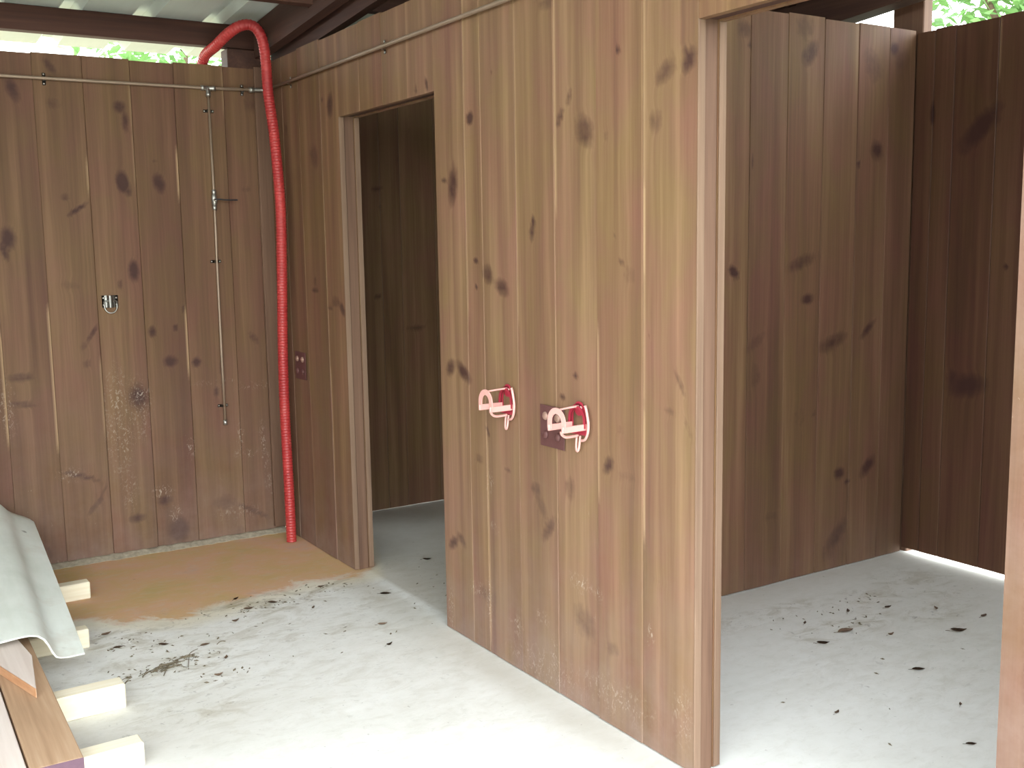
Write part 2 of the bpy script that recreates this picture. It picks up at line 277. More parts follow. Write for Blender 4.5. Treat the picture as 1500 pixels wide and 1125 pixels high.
M_soil = plain('ground_soil', srgb(140,138,116), .95, .1, 0, .3, 3)

# ------------------------------------------------------------------ board walls
def boards(name, edges, vlow, vtop, mp, knots=(), raw_leaks=(), dusts=None, scuffs=(), thick=.022, du=.012, dv=.018, gap=.0012, seed=1, mat=None, tones=None, back_only=False, arris=.0025, smear=()):
    """vertical boards between successive edges; mp(u,v,d) -> world point, d towards the viewer; one mesh"""
    R = random.Random(seed); V = []; F = []; A = {k:[] for k in ('u','v','w','tone','raw_leak')}
    for bi in range(len(edges)-1):
        u0,u1 = edges[bi]+gap, edges[bi+1]-gap
        z0 = vlow(u0,u1) if callable(vlow) else vlow
        z1 = vtop(u0,u1) if callable(vtop) else vtop
        z1 += R.uniform(-.004,.004)
        nu = max(2,int((u1-u0)/du)); nv = max(2,int((z1-z0)/dv))
        us = [u0]+[u0+arris+(u1-u0-2*arris)*k/nu for k in range(nu+1)]+[u1]
        base = R.uniform(-.0022,.0022); cup = R.uniform(-.0014,.0014); w = R.uniform(0,40)
        tone = tones[bi] if tones else min(1,max(0,R.gauss(.5,.24)))
        cols = [(u0,-thick,0)]+[(u, (-arris if k in (0,len(us)-1) else base+cup*((2*(u-u0)/(u1-u0)-1)**2)), k) for k,u in enumerate(us)]+[(u1,-thick,0)]
        nc = len(cols); b0 = len(V)
        for j in range(nv+1):
            v = z0+(z1-z0)*j/nv
            for ci,(u,d,k) in enumerate(cols):
                V.append(mp(u,v,d)); A['u'].append(u); A['v'].append(v); A['w'].append(w); A['tone'].append(tone)
                r = 0
                for (ru,a,b,s) in raw_leaks:
                    if a-.03 <= v <= b+.03 and 0 <= ru-u < .012+arris and ci >= nc-3:
                        r = max(r, s*min(1,(v-a+.03)/.06,(b+.03-v)/.06))
                A['raw_leak'].append(max(0,r))
        for j in range(nv):
            for ci in range(nc):
                a = b0+j*nc+ci; b = b0+j*nc+(ci+1)%nc
                F.append((a,b,b+nc,a+nc))
        F.append(tuple(b0+ci for ci in range(nc))[::-1]); F.append(tuple(b0+nv*nc+ci for ci in range(nc)))
    me = bpy.data.meshes.new(name); me.from_pydata(V,[],F); me.update()
    bm = bmesh.new(); bm.from_mesh(me); bmesh.ops.recalc_face_normals(bm, faces=bm.faces[:]); bm.to_mesh(me); bm.free()
    u = np.array(A['u']); v = np.array(A['v']); kn = np.zeros(len(u)); sf = np.zeros(len(u))
    for (ku,kv,ru,rz,ang,s,kn_) in [k+(kn,) for k in knots]+[k+(sf,) for k in scuffs]:
        m = np.where((abs(u-ku)<3*max(ru,rz))&(abs(v-kv)<3*max(ru,rz)))[0]
        if not len(m): continue
        a = math.radians(ang); dx = u[m]-ku; dz = v[m]-kv
        q = dx*math.sin(a)+dz*math.cos(a); p_ = dx*math.cos(a)-dz*math.sin(a)
        d = np.sqrt((p_/max(ru,.007))**2+(q/max(rz,.007))**2)
        kn_[m] = np.maximum(kn_[m], s*np.clip(1.45-d,0,1))
    du_ = np.zeros(len(u)) if dusts is None else dusts(u,v)
    def put(nm, arr): me.attributes.new(nm,'FLOAT','POINT').data.foreach_set('value', np.asarray(arr,dtype=np.float32))
    put('tone',A['tone']); put('raw_leak',A['raw_leak']); put('knot',kn); put('scuff',sf); put('dust',du_)
    g = me.attributes.new('grain_uv','FLOAT_VECTOR','POINT')
    g.data.foreach_set('vector', np.stack([u,v,np.array(A['w'])],1).astype(np.float32).ravel())
    return struct(link(name, me, mat or M_wood))

# long wall with the two doorways: faces -x, u = y
mp_main = lambda u,v,d: (-d,u,v)
E_main = [.36,.57,.78,.99,YD,1.395,1.605,1.835,YC,2.282,2.49,2.705,2.923,3.135,3.247,YB,3.67,3.885,4.10,YA,4.514,4.771,4.975,D]
def low_main(a,b):
    m = (a+b)/2
    return DH if (YD<m<YC or YB<m<YA) else .004
raw_main = [(2.282,1.0,2.35,.5),(2.282,.62,1.0,.75),(2.282,1.35,1.62,.95),(3.247,1.2,2.35,.45),(3.135,.05,.78,.55),(2.705,1.55,2.25,.6),(2.923,1.2,2.2,.35),(2.49,.7,1.2,.5),(4.771,1.1,1.55,.3),(4.514,.45,.9,.55)]
def dust_main(u,v): return np.clip(.75*np.exp(-v/.16)+.34*np.exp(-v/.6)+np.where(u<1.2,.4,0),0,1)
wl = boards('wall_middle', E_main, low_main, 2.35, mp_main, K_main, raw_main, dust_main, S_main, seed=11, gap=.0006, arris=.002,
   tones=[.04,.06,.03,.05,.12,.2,.3,.4,.56,.50,.66,.54,.64,.52,.7,.58,.55,.42,.5,.40,.32,.26,.2])  # boards darker towards both ends: the wall's light falloff put into the stain
# rear cladding of the same wall, seen only from the stalls
mp_rear = lambda u,v,d: (WT+d,u,v)
boards('wall_middle_rear', E_main, low_main, 2.35, mp_rear, (), (), None, seed=12, du=.05, dv=.08)
# end wall, faces -y, u = x
mp_back = lambda u,v,d: (u,D-d,v)
E_back = [-3.20,-2.95,-2.74,-2.53,-2.32,-2.11,-1.90,-1.69,-1.48,-1.272,-1.068,-.859,-.652,-.453,-.217,0]
leak_back = [(-.453,1.70,1.92,.8),(-.453,.85,1.16,.75),(-1.068,.55,1.2,.6),(-1.272,.6,1.1,.6),(-.859,1.72,1.86,.45),(-.652,2.0,2.2,.3),(-.652,1.75,2.0,.25),(-.217,2.1,2.31,.3),(-.859,.6,.95,.3)]  # daylight at board joints and lit edges, painted as pale lines
def dust_back(u,v): return np.clip(.26*np.clip((1.05-v)/.8,0,1)+.4*np.exp(-v/.12),0,1)*np.where(u<-.05,1,.6)
boards('wall_back', E_back, .018, lambda a,b: 2.318, mp_back, K_back, leak_back, dust_back, S_back, seed=21, gap=.0004, arris=.0016,
   tones=[.16]*8+[.06,.14,.18,.21,.14,.20,.17])  # darker than the long wall: its shade is put into the stain
# end wall of the small stall behind the first doorway
mp_far = lambda u,v,d: (u,D2-d,v)
E_far = [.10,.31,.52,.63,.75,.96,1.17,1.38,1.59,1.80,2.01,W2]
boards('wall_stall_back', E_far, .004, 2.33, mp_far, K_far, (), lambda u,v: .2*np.exp(-v/.2), seed=31, du=.02, dv=.03, tones=[.36,.36,.32,.36,.4,.36,.36,.36,.36,.36,.36])
# partition between the stalls, faces -y
mp_part = lambda u,v,d: (u,Y5-d,v)
E_part = [WT,.38,.59,.80,1.008,1.217,1.425,1.635,1.844,2.04,W2]
raw_part = []
boards('wall_partition', E_part, .004, 2.345, mp_part, K_part, raw_part, lambda u,v: .25*np.exp(-v/.2), seed=41, gap=.0009,
   tones=[.42,.42,.38,.34,.40,.22,.32,.24,.20,.10])
boards('wall_partition_rear', E_part, .004, 2.345, lambda u,v,d: (u,Y5+.045+d,v), (), (), None, seed=42, du=.05, dv=.08)
# outer wall of the stalls, faces -x, raised a little above the slab
mp_right = lambda u,v,d: (W2-d,u,v)
E_right = [.36,.57,.78,.99,1.20,1.41,1.62,1.83,2.04,2.25,2.46,2.708,2.909,3.01,3.104]
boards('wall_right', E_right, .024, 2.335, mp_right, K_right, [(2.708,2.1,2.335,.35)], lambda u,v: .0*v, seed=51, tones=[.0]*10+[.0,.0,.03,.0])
boards('wall_right_rear', [3.152,3.35,3.56,3.77,3.98,4.19,4.40,4.61,4.82,5.03,D2], .032, 2.335, mp_right, (), (), None, seed=52, du=.05, dv=.08)
# near end of the right stall, out of view
boards('wall_stall_front', [WT,.38,.59,.80,1.008,1.217,1.425,1.635,1.844,2.04,W2], .004, 2.3, lambda u,v,d: (u,.36-.022+d,v), (), (), None, seed=61, du=.05, dv=.08)

boards('wall_left_added', [1.55,1.76,1.97,2.18,2.39,2.6,2.81,3.02,3.23,3.44,3.65,3.86,4.07,4.28,4.49,4.70,4.91,D], .004, 2.33, lambda u,v,d: (-3.22+d,u,v), (), (), None, seed=71, du=.05, dv=.08)  # unseen side wall, added to darken the back of the room
# door posts and heads inside the long wall
def jamb(name, y0, y1):
    bm = bmesh.new(); box(bm,(.0225,y0,.0),(.0675,y1,2.27),.002)
    return struct(obj(name,bm,M_post))
jamb('door_1_post_far', YA+.003, YA+.075); jamb('door_1_post_near', YB-.075, YB+.004)
jamb('door_2_post_far', YC+.003, YC+.09); jamb('door_2_post_near', YD-.075, YD+.007)
for nm,a,b in (('door_1_head',YB+.004,YA+.003),('door_2_head',YD+.007,YC+.003)):
    bm = bmesh.new(); box(bm,(.0225,a,DH+.004),(.0675,b,DH+.07),.002); struct(obj(nm,bm,M_beam))
# pale sawn edges either side of each far jamb
for nm,y in (('door_1_trim',YA),('door_2_trim',YC)):
    bm = bmesh.new()
    box(bm,(-.003,y-.004,.006),(.0205,y,DH),.001); box(bm,(.0695,y-.004,.006),(WT+.002,y,DH),.001)
    struct(obj(nm,bm,M_edge))
# corner board at the end of the back wall
bm = bmesh.new(); box(bm,(-.068,D-.024,.03),(-.001,D-.004,2.325),.002); struct(obj('trim_1',bm,M_post))
# mortar fillet under the back wall
bm = bmesh.new()
R = random.Random(3); prev = None; nx = 130
for k in range(nx+1):
    x = -3.2+3.19*k/nx; w = .045+R.uniform(-.006,.008); h = .014+R.uniform(-.003,.004)
    ring = [bm.verts.new(p) for p in ((x,D+.02,-.02),(x,D+.02,h+.004),(x,D-.012,h+.003),(x,D-w*.6,h*.75+R.uniform(-.002,.002)),(x,D-w,.002),(x,D-w-.004,-.02))]
    if prev:
        for q in range(6): bm.faces.new((prev[q],prev[(q+1)%6],ring[(q+1)%6],ring[q]))
    else: bm.faces.new(ring)
    prev = ring
bm.faces.new(prev[::-1]); struct(obj('trim_2',bm,M_mortar))

# ------------------------------------------------------------------ floor
def make_floor():
    x0,x1,y0,y1 = -3.3,2.62,-.9,5.42; st = .024
    nx = int((x1-x0)/st); ny = int((y1-y0)/st)
    X,Y = np.meshgrid(np.linspace(x0,x1,nx+1), np.linspace(y0,y1,ny+1))
    n = X.size; V = np.stack([X.ravel(),Y.ravel(),np.zeros(n)],1)
    idx = np.arange(n).reshape(ny+1,nx+1)
    F = np.stack([idx[:-1,:-1],idx[:-1,1:],idx[1:,1:],idx[1:,:-1]],-1).reshape(-1,4)
    V = V.tolist(); F = F.tolist()
    b = len(V); V += [(x0,y0,-.12),(x1,y0,-.12),(x1,y1,-.12),(x0,y1,-.12)]
    F.append([b+3,b+2,b+1,b]); c = [int(idx[0,0]),int(idx[0,-1]),int(idx[-1,-1]),int(idx[-1,0])]
    F.append([b,b+1]+idx[0,::-1].tolist()); F.append([b+1,b+2]+idx[::-1,-1].tolist()); F.append([b+2,b+3]+idx[-1,:].tolist()); F.append([b+3,b]+idx[:,0].tolist())
    me = bpy.data.meshes.new('floor'); me.from_pydata(V,[],F); me.update()
    x = np.array([v[0] for v in V]); y = np.array([v[1] for v in V])
    edge = np.interp(x,[-3,-1.3,-1.165,-.985,-.829,-.649,-.414,-.182,-.02,.06,.2,.5],[4.35,4.35,4.33,4.19,4.12,4.16,4.24,4.27,4.24,4.25,4.6,5.4])
    stain = np.clip(.45+(y-edge)/.34,0,1)*np.where((x<.3),1,0)
    deb = np.zeros(len(x))
    for (cx,cy,rx,ry,s) in DEB:
        d = ((x-cx)/rx)**2+((y-cy)/ry)**2; deb = np.maximum(deb, s*np.clip(1.35-d,0,1))
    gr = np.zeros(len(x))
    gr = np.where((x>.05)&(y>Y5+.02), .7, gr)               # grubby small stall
    gr = np.where((x>.09)&(y<Y5), .12+.25*np.clip((x-1.0)/1.2,0,1), gr)  # right-hand stall floor, darker towards the outer wall
    gr = np.maximum(gr, np.where((x>.09)&(y<Y5),.5*np.clip(1-(Y5-y)/.35,0,1),0))  # darker towards the foot of the partition
    gr = np.maximum(gr, .5*np.exp(-((x+.06)/.09)**2)*np.where((x<0),1,0)*np.clip((y-1.5)/1.0,0,1))  # darker strip along the foot of the long wall
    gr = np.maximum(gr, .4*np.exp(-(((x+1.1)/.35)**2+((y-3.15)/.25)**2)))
    for nm,arr in (('stain',stain),('debris',deb),('grime_tone',gr)):
        me.attributes.new(nm,'FLOAT','POINT').data.foreach_set('value', arr.astype(np.float32))
    return struct(link('floor',me,M_conc))
DEB = [(-.95,3.75,.55,.55,.42),(-.45,3.85,.5,.4,.38),(.0,3.9,.35,.35,.3),(-.95,3.66,.2,.10,.9),(-.80,3.70,.12,.07,.6),(-.5,4.12,.28,.14,.9),(-.2,4.15,.22,.12,.7),(-.05,3.95,.12,.08,.5),(-1.1,4.05,.2,.16,.7),(-.9,3.88,.25,.08,.6),(-.86,3.48,.15,.06,.5),(-.25,3.6,.3,.12,.3),(-1.05,3.25,.25,.15,.45),
 (.25,4.2,.2,.3,.3),(1.5,2.75,.25,.12,.6),(1.3,2.6,.2,.1,.7),(1.1,2.6,.15,.1,.5),(1.65,2.5,.2,.1,.5),(1.2,2.2,.6,.5,.18),(-.6,3.2,.8,.3,.2),(1.0,2.85,.5,.08,.55),(-.6,2.6,.6,.5,.12),(1.9,2.75,.2,.25,.5)]
make_floor()
# ground outside
bm = bmesh.new()
Gx = [(-40,40)]; n = 24; g = {}
for i in range(n+1):
    for j in range(n+1):
        x = -30+60*i/n; y = -30+60*j/n
        g[i,j] = bm.verts.new((x,y,-.14+.05*math.sin(x*1.3)*math.cos(y*.9)*(1 if math.hypot(x,y-2)>6 else 0)))
for i in range(n):
    for j in range(n): bm.faces.new((g[i,j],g[i+1,j],g[i+1,j+1],g[i,j+1]))
struct(obj('ground',bm,M_soil,smooth=True))

# ------------------------------------------------------------------ roof
def roof():
    x0,x1 = -3.4,2.42; ya,yb = ROOF_FRONT,5.85
    pr = []; P = .32; x = x0
    ph = ROOF_PHASE
    k0 = math.floor((x0-ph)/P)
    pts = [(x0,0)]
    k = k0
    while True:
        c = ph+k*P
        for dx,h in ((-.05,0),(-.022,.036),(.022,.036),(.05,0)):
            if x0 < c+dx < x1: pts.append((c+dx,h))
        k += 1
        if c > x1: break
    pts.append((x1,0))
    bm = bmesh.new(); rows = []
    for s in range(9):
        y = ya+(yb-ya)*s/8
        rows.append(([bm.verts.new((px,y,roofz(y)+h+.0004)) for px,h in pts],[bm.verts.new((px,y,roofz(y)+h+.0024)) for px,h in pts]))
    m = len(pts)
    for s in range(8):
        for layer in (0,1):
            for i in range(m-1):
                a,b = rows[s][layer],rows[s+1][layer]; bm.faces.new((a[i],a[i+1],b[i+1],b[i]))
        for i in (0,m-1):
            bm.faces.new((rows[s][0][i],rows[s+1][0][i],rows[s+1][1][i],rows[s][1][i]))
    for s in (0,8):
        for i in range(m-1): bm.faces.new((rows[s][0][i],rows[s][0][i+1],rows[s][1][i+1],rows[s][1][i]))
    return struct(obj('ceiling',bm,M_roof))
ROOF_FRONT, ROOF_PHASE = .5, -1.205
roof()
SL = math.atan(.08)
def purlin(y, label, x0=-3.35, x1=2.30):
    bm = bmesh.new(); h = .112
    M = Matrix.Translation((0,y,roofz(y)))@Matrix.Rotation(-SL,4,'X')
    box(bm,(x0,-.022,-h),(x1,.022,-.001),.002,M)
    return tag(obj('purlin',bm,M_beam_x),label,'roof beam')
purlin(5.225,'dark roof purlin running just above the back wall top')
purlin(4.44,'dark roof purlin one step forward of the back wall purlin')
for y in (3.66,2.88,2.1,1.32,.58):
    o = purlin(y,'dark roof purlin nearer the open front, above the picture'); o['group'] = 'front roof purlins'
def rafter(x0,x1,y0,y1,zb,yb,label):
    """sloping beam up to the underside of the sheets; its lower edge passes height zb at yb; notched over the purlins"""
    bm = bmesh.new()
    cuts = sorted([y0,y1]+[p+s*.024 for p in PURL for s in (-1,1) if y0 < p+s*.024 < y1])
    inside = lambda y: any(abs(y-p) < .0235 for p in PURL)
    ring = None; lower = lambda y: zb-.08*(y-yb)
    prof = []
    for k in range(len(cuts)-1):
        a,b = cuts[k],cuts[k+1]; n = inside((a+b)/2); d = .1135 if n else .003
        prof += [(a,roofz(a)-d),(b,roofz(b)-d)]
    prof = [(y0,lower(y0))]+prof+[(y1,lower(y1))]
    A_ = [bm.verts.new((x0,y,z)) for y,z in prof]; B_ = [bm.verts.new((x1,y,z)) for y,z in prof]
    bm.faces.new(A_); bm.faces.new(B_[::-1]); n = len(prof)
    for i in range(n): bm.faces.new((A_[i],A_[(i+1)%n],B_[(i+1)%n],B_[i]))
    return tag(obj('rafter',bm,M_beam),label,'roof beam')
PURL = (5.225,4.44,3.66,2.88,2.1,1.32,.58)
rafter(-.058,-.006,.52,5.17,2.40,4.75,'dark rafter running along the top of the doorway wall, near side')
rafter(.024,.066,.52,5.17,2.398,4.14,'darker rafter between the boards on top of the doorway wall')
rafter(2.03,2.13,.52,5.19,2.427,3.26,'deep dark beam over the outer side of the right-hand stall')
# posts
def post(a,b,label,m=M_post):
    bm = bmesh.new(); box(bm,a,b,.004); return tag(obj('post',bm,m),label,'post')
post((-.188,D+.004,-.02),(-.002,D+.104,2.408),'timber post behind the back wall corner, under the purlin',M_beam)
post((2.238,3.09,-.02),(2.30,3.25,2.55),'timber post standing outside the back corner of the right-hand stall')

# ------------------------------------------------------------------ hose
def hose():
    pts = [(-.315,5.262,1.4),(-.312,5.262,1.9),(-.306,5.255,2.22),(-.297,5.205,2.352),(-.272,5.09,2.396),(-.235,5.0,2.443),(-.19,4.955,2.472),(-.145,4.94,2.474),(-.110,4.935,2.44),(-.093,4.935,2.38),(-.085,4.94,2.30),
           (-.075,4.955,2.17),(-.064,4.93,1.97),(-.06,4.90,1.65),(-.06,4.92,1.33),(-.06,4.955,.95),(-.06,4.965,.65),(-.062,4.95,.32),(-.064,4.94,.1),(-.066,4.935,.004)]
    path = smooth_path(pts,40)
    # ribbed hose: the radius ripples along its length
    acc = [0]
    for i in range(1,len(path)): acc.append(acc[-1]+(path[i]-path[i-1]).length)
    # resample finely
    tot = acc[-1]; step = .0035; new = []; j = 0
    k = 0.0
    while k < tot:
        while acc[j+1] < k: j += 1
        f = (k-acc[j])/max(1e-9,acc[j+1]-acc[j]); new.append(path[j].lerp(path[j+1],f)); k += step
    new.append(path[-1])
    bm = bmesh.new()
    sweep(bm,new,lambda i: circ(.0245+(.0012 if (i//2)%2 else -.0006),12))
    return tag(obj('hose',bm,M_hose,smooth=True),'red ribbed hose looped over the back wall and hanging to the floor','hose')
hose()

# ------------------------------------------------------------------ water pipe
def water_pipe():
    t = thing('water_pipe','thin metal water pipe with a shut-off tap running round the two walls','pipe',(-.298,D,2.21))
    L = Vector(t.location); r = .0075
    def add(name,bm,m,par=t,label=None,smooth=True):
        bm.transform(Matrix.Translation(-L)) if par is t else None
        o = obj(name,bm,m,par,smooth)
        if label: o['label'] = label
        return o
    yb = D-.02; xm = -.02
    bm = bmesh.new(); tube(bm,[(-3.15,yb,2.205),(-2,yb,2.205),(-.298,yb,2.21),(-.062,D-.036,2.214)],r); add('back_run',bm,M_pipe)
    bm = bmesh.new(); tube(bm,[(xm,5.10,2.216),(xm,4.0,2.214),(xm,2.9,2.212),(xm,.6,2.212)],r); add('side_run',bm,M_pipe)
    bm = bmesh.new(); tube(bm,[(-.095,D-.034,2.213),(-.05,D-.04,2.214),(-.028,D-.052,2.215),(xm,D-.1,2.216)],.0105,10,4)
    lathe(bm,[(.013,-.012),(.013,.012)],10,Matrix.Translation((-.09,D-.034,2.213))@Matrix.Rotation(math.pi/2,4,'Y'))
    add('elbow',bm,M_steel)
    bm = bmesh.new(); lathe(bm,[(.009,-.034),(.0125,-.034),(.0125,-.02),(.0105,-.018),(.0105,.018),(.0125,.02),(.0125,.034),(.009,.034)],12,Matrix.Translation((-.298,yb,2.21))@Matrix.Rotation(math.pi/2,4,'Y'))
    lathe(bm,[(.0105,-.005),(.0105,.02),(.0125,.022),(.0125,.036),(.008,.036)],12,Matrix.Translation((-.298,yb,2.208))@Matrix.Rotation(math.pi,4,'X'))
    add('tee',bm,M_steel)
    bm = bmesh.new(); tube(bm,[(-.298,yb,2.19),(-.295,yb,1.69),(-.298,yb,1.39),(-.299,yb,.9),(-.298,yb,.60)],.006); add('drop_pipe',bm,M_pipe)
    bm = bmesh.new(); lathe(bm,[(.007,0),(.010,.002),(.010,.022),(.006,.024)],10,Matrix.Translation((-.298,yb,.585))); add('end_cap',bm,M_steel)
    bm = bmesh.new()
    for z in (1.722,1.648): lathe(bm,[(.007,-.012),(.011,-.010),(.011,.010),(.007,.012)],6,Matrix.Translation((-.2955,yb,z)))
    lathe(bm,[(.008,-.03),(.012,-.022),(.0145,-.008),(.0145,.008),(.012,.022),(.008,.03)],12,Matrix.Translation((-.295,yb,1.685)))
    lathe(bm,[(.006,0),(.008,.002),(.008,.014),(.005,.016)],10,Matrix.Translation((-.295,yb-.012,1.685))@Matrix.Rotation(math.pi/2,4,'X'))
    v = add('valve_body',bm,M_steel)
    bm = bmesh.new(); pth = smooth_path([(-.302,yb-.03,1.686),(-.28,yb-.032,1.687),(-.25,yb-.036,1.684),(-.195,yb-.040,1.684)],5)
    sweep(bm,pth,lambda i: [(a*(.004+.005*min(1,i/6)),b*.0035) for a,b in ((-1,-.6),(-.6,-1),(.6,-1),(1,-.6),(1,.6),(.6,1),(-.6,1),(-1,.6))])
    bm.transform(Matrix.Translation(-L)); o = obj('lever',bm,M_lever,v,True); o['label'] = 'black lever handle of the tap'
    clips = [(-1.021,yb,2.207,0),(-.127,D-.028,2.213,0),(-.2955,yb,2.105,1),(-.298,yb,1.39,1),(-.3,yb,.68,1)]
    def clip(p,vert,wall):
        bm = bmesh.new()
        # a saddle strap with a screw each side, built with the pipe along local X
        arc = [(-.026,.001)]+[(-.014,.001)]+[(-.0105*math.cos(a),.001+.021*math.sin(a)) for a in [math.pi*k/8 for k in range(9)]]+[(.014,.001),(.026,.001)]
        up = [bm.verts.new((-.007,u,d)) for u,d in arc]; dn = [bm.verts.new((.007,u,d)) for u,d in arc]
        for i in range(len(arc)-1): bm.faces.new((up[i],up[i+1],dn[i+1],dn[i]))
        bmesh.ops.solidify(bm,geom=bm.faces[:],thickness=.0016)
        for s in (-1,1): lathe(bm,[(.0048,0),(.0048,.0015),(.0035,.0032),(.0012,.0038)],10,Matrix.Translation((0,s*.02,.001)))
        # local (pipe, across, out)
        if wall == 'back': M = Matrix(((0,1,0),(0,0,-1),(1,0,0))).to_4x4() if vert else Matrix(((1,0,0),(0,0,-1),(0,1,0))).to_4x4()
        else: M = Matrix(((0,0,-1),(1,0,0),(0,1,0))).to_4x4()
        bm.transform(Matrix.Translation(p)@M); return bm
    for x,y,z,vv in clips: add('clip',clip((x,D-.001,z),vv,'back'),M_steel)
    for y in (4.844,3.839,2.4): add('clip',clip((-.0035,y,2.214),0,'side'),M_steel)
water_pipe()

# ------------------------------------------------------------------ tie ring
def tie_ring():
    t = thing('tie_ring','shiny galvanised tie ring on a folded plate screwed to the back wall','ring',(-.803,D,1.215))
    bm = bmesh.new()
    # folded plate: two flat ears and a raised half-round saddle in the middle
    prof = [(-.036,.003),(-.024,.003),(-.018,.005)]+[(-.014*math.cos(a),.006+.014*math.sin(a)) for a in [math.pi*k/8 for k in range(9)]]+[(.018,.005),(.024,.003),(.036,.003)]
    up = [bm.verts.new((u,-d,.030)) for u,d in prof]; dn = [bm.verts.new((u,-d,-.026)) for u,d in prof]
    for i in range(len(prof)-1): bm.faces.new((up[i],up[i+1],dn[i+1],dn[i]))
    bmesh.ops.solidify(bm,geom=bm.faces[:],thickness=.002)
    pl = obj('plate',bm,M_steel,t)
    for s in (-1,1):
        for z in (-.014,.018):
            bm = bmesh.new(); lathe(bm,[(.005,0),(.005,.0015),(.003,.003)],10,Matrix.Translation((s*.029,-.003,z))@Matrix.Rotation(math.pi/2,4,'X')); obj('screw',bm,M_steel,pl,True)
    bm = bmesh.new()
    pts = [(-.0285,-.012,.004)]+[(-.0285*math.cos(a),-.013-.006*math.sin(a),-.018-.034*math.sin(a)) for a in [math.pi*k/14 for k in range(15)]]+[(.0285,-.012,.004)]
    tube(bm,pts,.0032,10); tube(bm,[(-.0285,-.012,.004),(.0285,-.012,.004)],.0032,10)
    obj('ring',bm,M_steel,t,True)
tie_ring()

# ------------------------------------------------------------------ bolted plates
def bolt_bm():
    bm = bmesh.new(); M = Matrix.Rotation(-math.pi/2,4,'Y')
    lathe(bm,[(.0135,0),(.0135,.003),(.012,.0055),(.008,.0078),(.003,.0088)],16,M)
    return bm
def joint_plate(yc,zc,label):
    t = thing('bolted_plate',label,'metal plate',(-.0035,yc,zc),0,'brown bolted plates')
    bm = bmesh.new(); box(bm,(-.003,-.066,-.066),(0,.066,.066),.001); obj('plate',bm,M_plate,t)
    for a in (-1,1):
        for b in (-1,1):
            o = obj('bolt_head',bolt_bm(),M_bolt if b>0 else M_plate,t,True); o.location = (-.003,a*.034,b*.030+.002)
    return t
joint_plate(2.723,.877,'brown square bolted plate behind the nearer pink rack')
joint_plate(4.868,.884,'brown square bolted plate between the hose and first doorway')

# ------------------------------------------------------------------ pink racks
def rack(y0,z0,label):
    t = thing('bridle_rack',label,'rack',(-.003,y0,z0),0,'pink coated racks')
    # local: -x out of the wall, y along it, z up
    def strap(bm,pts,w,th,n=4,up=(0,0,1)): sweep(bm,smooth_path(pts,n),[(-w/2,-th/2),(w/2,-th/2),(w/2,th/2),(-w/2,th/2)],up=up)
    # back plate: rounded head with two legs (a keyhole-shaped plate with an opening)
    bm = bmesh.new()
    strap(bm,[(-.002,.036,-.02),(-.002,.036,.012)]+[(-.002,.036*math.cos(a),.016+.034*math.sin(a)) for a in [math.pi*k/10 for k in range(1,10)]]+[(-.002,-.036,.012),(-.002,-.036,-.02)],.012,.004,3,up=(1,0,0))
    lathe(bm,[(.022,0),(.022,.003),(.018,.004)],18,Matrix.Translation((0,0,.040))@Matrix.Rotation(-math.pi/2,4,'Y'))
    box(bm,(-.004,-.04,-.040),(0,.04,-.018),.001)
    bp = obj('back_plate',bm,M_coat_shade,t); bp['label'] = 'red back plate'
    for s in (-1,1):
        bm = bmesh.new(); lathe(bm,[(.005,0),(.005,.002),(.003,.003)],10,Matrix.Translation((-.004,s*.012,.044))@Matrix.Rotation(-math.pi/2,4,'Y')); obj('screw',bm,M_coat_lit,bp,True)
    # cradle: outer half-hoop, rear half-hoop, two side bars and a top rod
    def hoop(bm,o,r,h,w,th):
        strap(bm,[(o,r,-.016),(o,r,.004)]+[(o,r*math.cos(a),.006+h*math.sin(a)) for a in [math.pi*k/10 for k in range(1,10)]]+[(o,-r,.004),(o,-r,-.016)],w,th,3,up=(0,1,0))
    bm = bmesh.new(); hoop(bm,-.088,.034,.036,.004,.018); obj('front_hoop',bm,M_coat_lit,t)
    bm = bmesh.new(); hoop(bm,-.012,.036,.040,.004,.007); obj('rear_hoop',bm,M_coat_shade,t)['label'] = 'red rear hoop'
    for s in (-1,1):
        bm = bmesh.new(); box(bm,(-.094,s*.034-.003,-.022),(-.002,s*.034+.003,-.003),.001); obj('side_bar',bm,M_coat_lit,t)
    bm = bmesh.new(); tube(bm,[(-.09,0,.043),(-.05,0,.046),(-.003,0,.048)],.0032,8,4); obj('top_rod',bm,M_coat_lit,t,True)
    # side keeper wire, hook and tongue
    bm = bmesh.new(); tube(bm,[(-.016,-.046,.055),(-.012,-.045,.046),(-.012,-.050,.03),(-.012,-.056,.0),(-.012,-.052,-.03),(-.01,-.036,-.05),(-.006,-.014,-.056)],.0042,8,5); obj('keeper_wire',bm,M_coat_lit,t,True)
    bm = bmesh.new(); tube(bm,[(-.062,.012,-.026),(-.058,.012,-.036),(-.045,.01,-.044),(-.02,.006,-.044),(-.004,.002,-.042)],.0045,8,5); obj('hook',bm,M_coat_lit,t,True)
    bm = bmesh.new(); tube(bm,[(-.004,.008,-.042),(-.007,.008,-.062),(-.009,.006,-.082),(-.010,0,-.09),(-.009,-.006,-.082),(-.007,-.008,-.062),(-.004,-.008,-.042)],.0036,8,4); obj('tongue',bm,M_coat_lit,t,True)
    return t
r1 = rack(2.985,.925,'pink coated wire rack on bare boards, nearer the first doorway')
dup(r1,(-.008,2.572,.915),(0,.0,.05),'pink coated wire rack in front of the brown bolted plate')

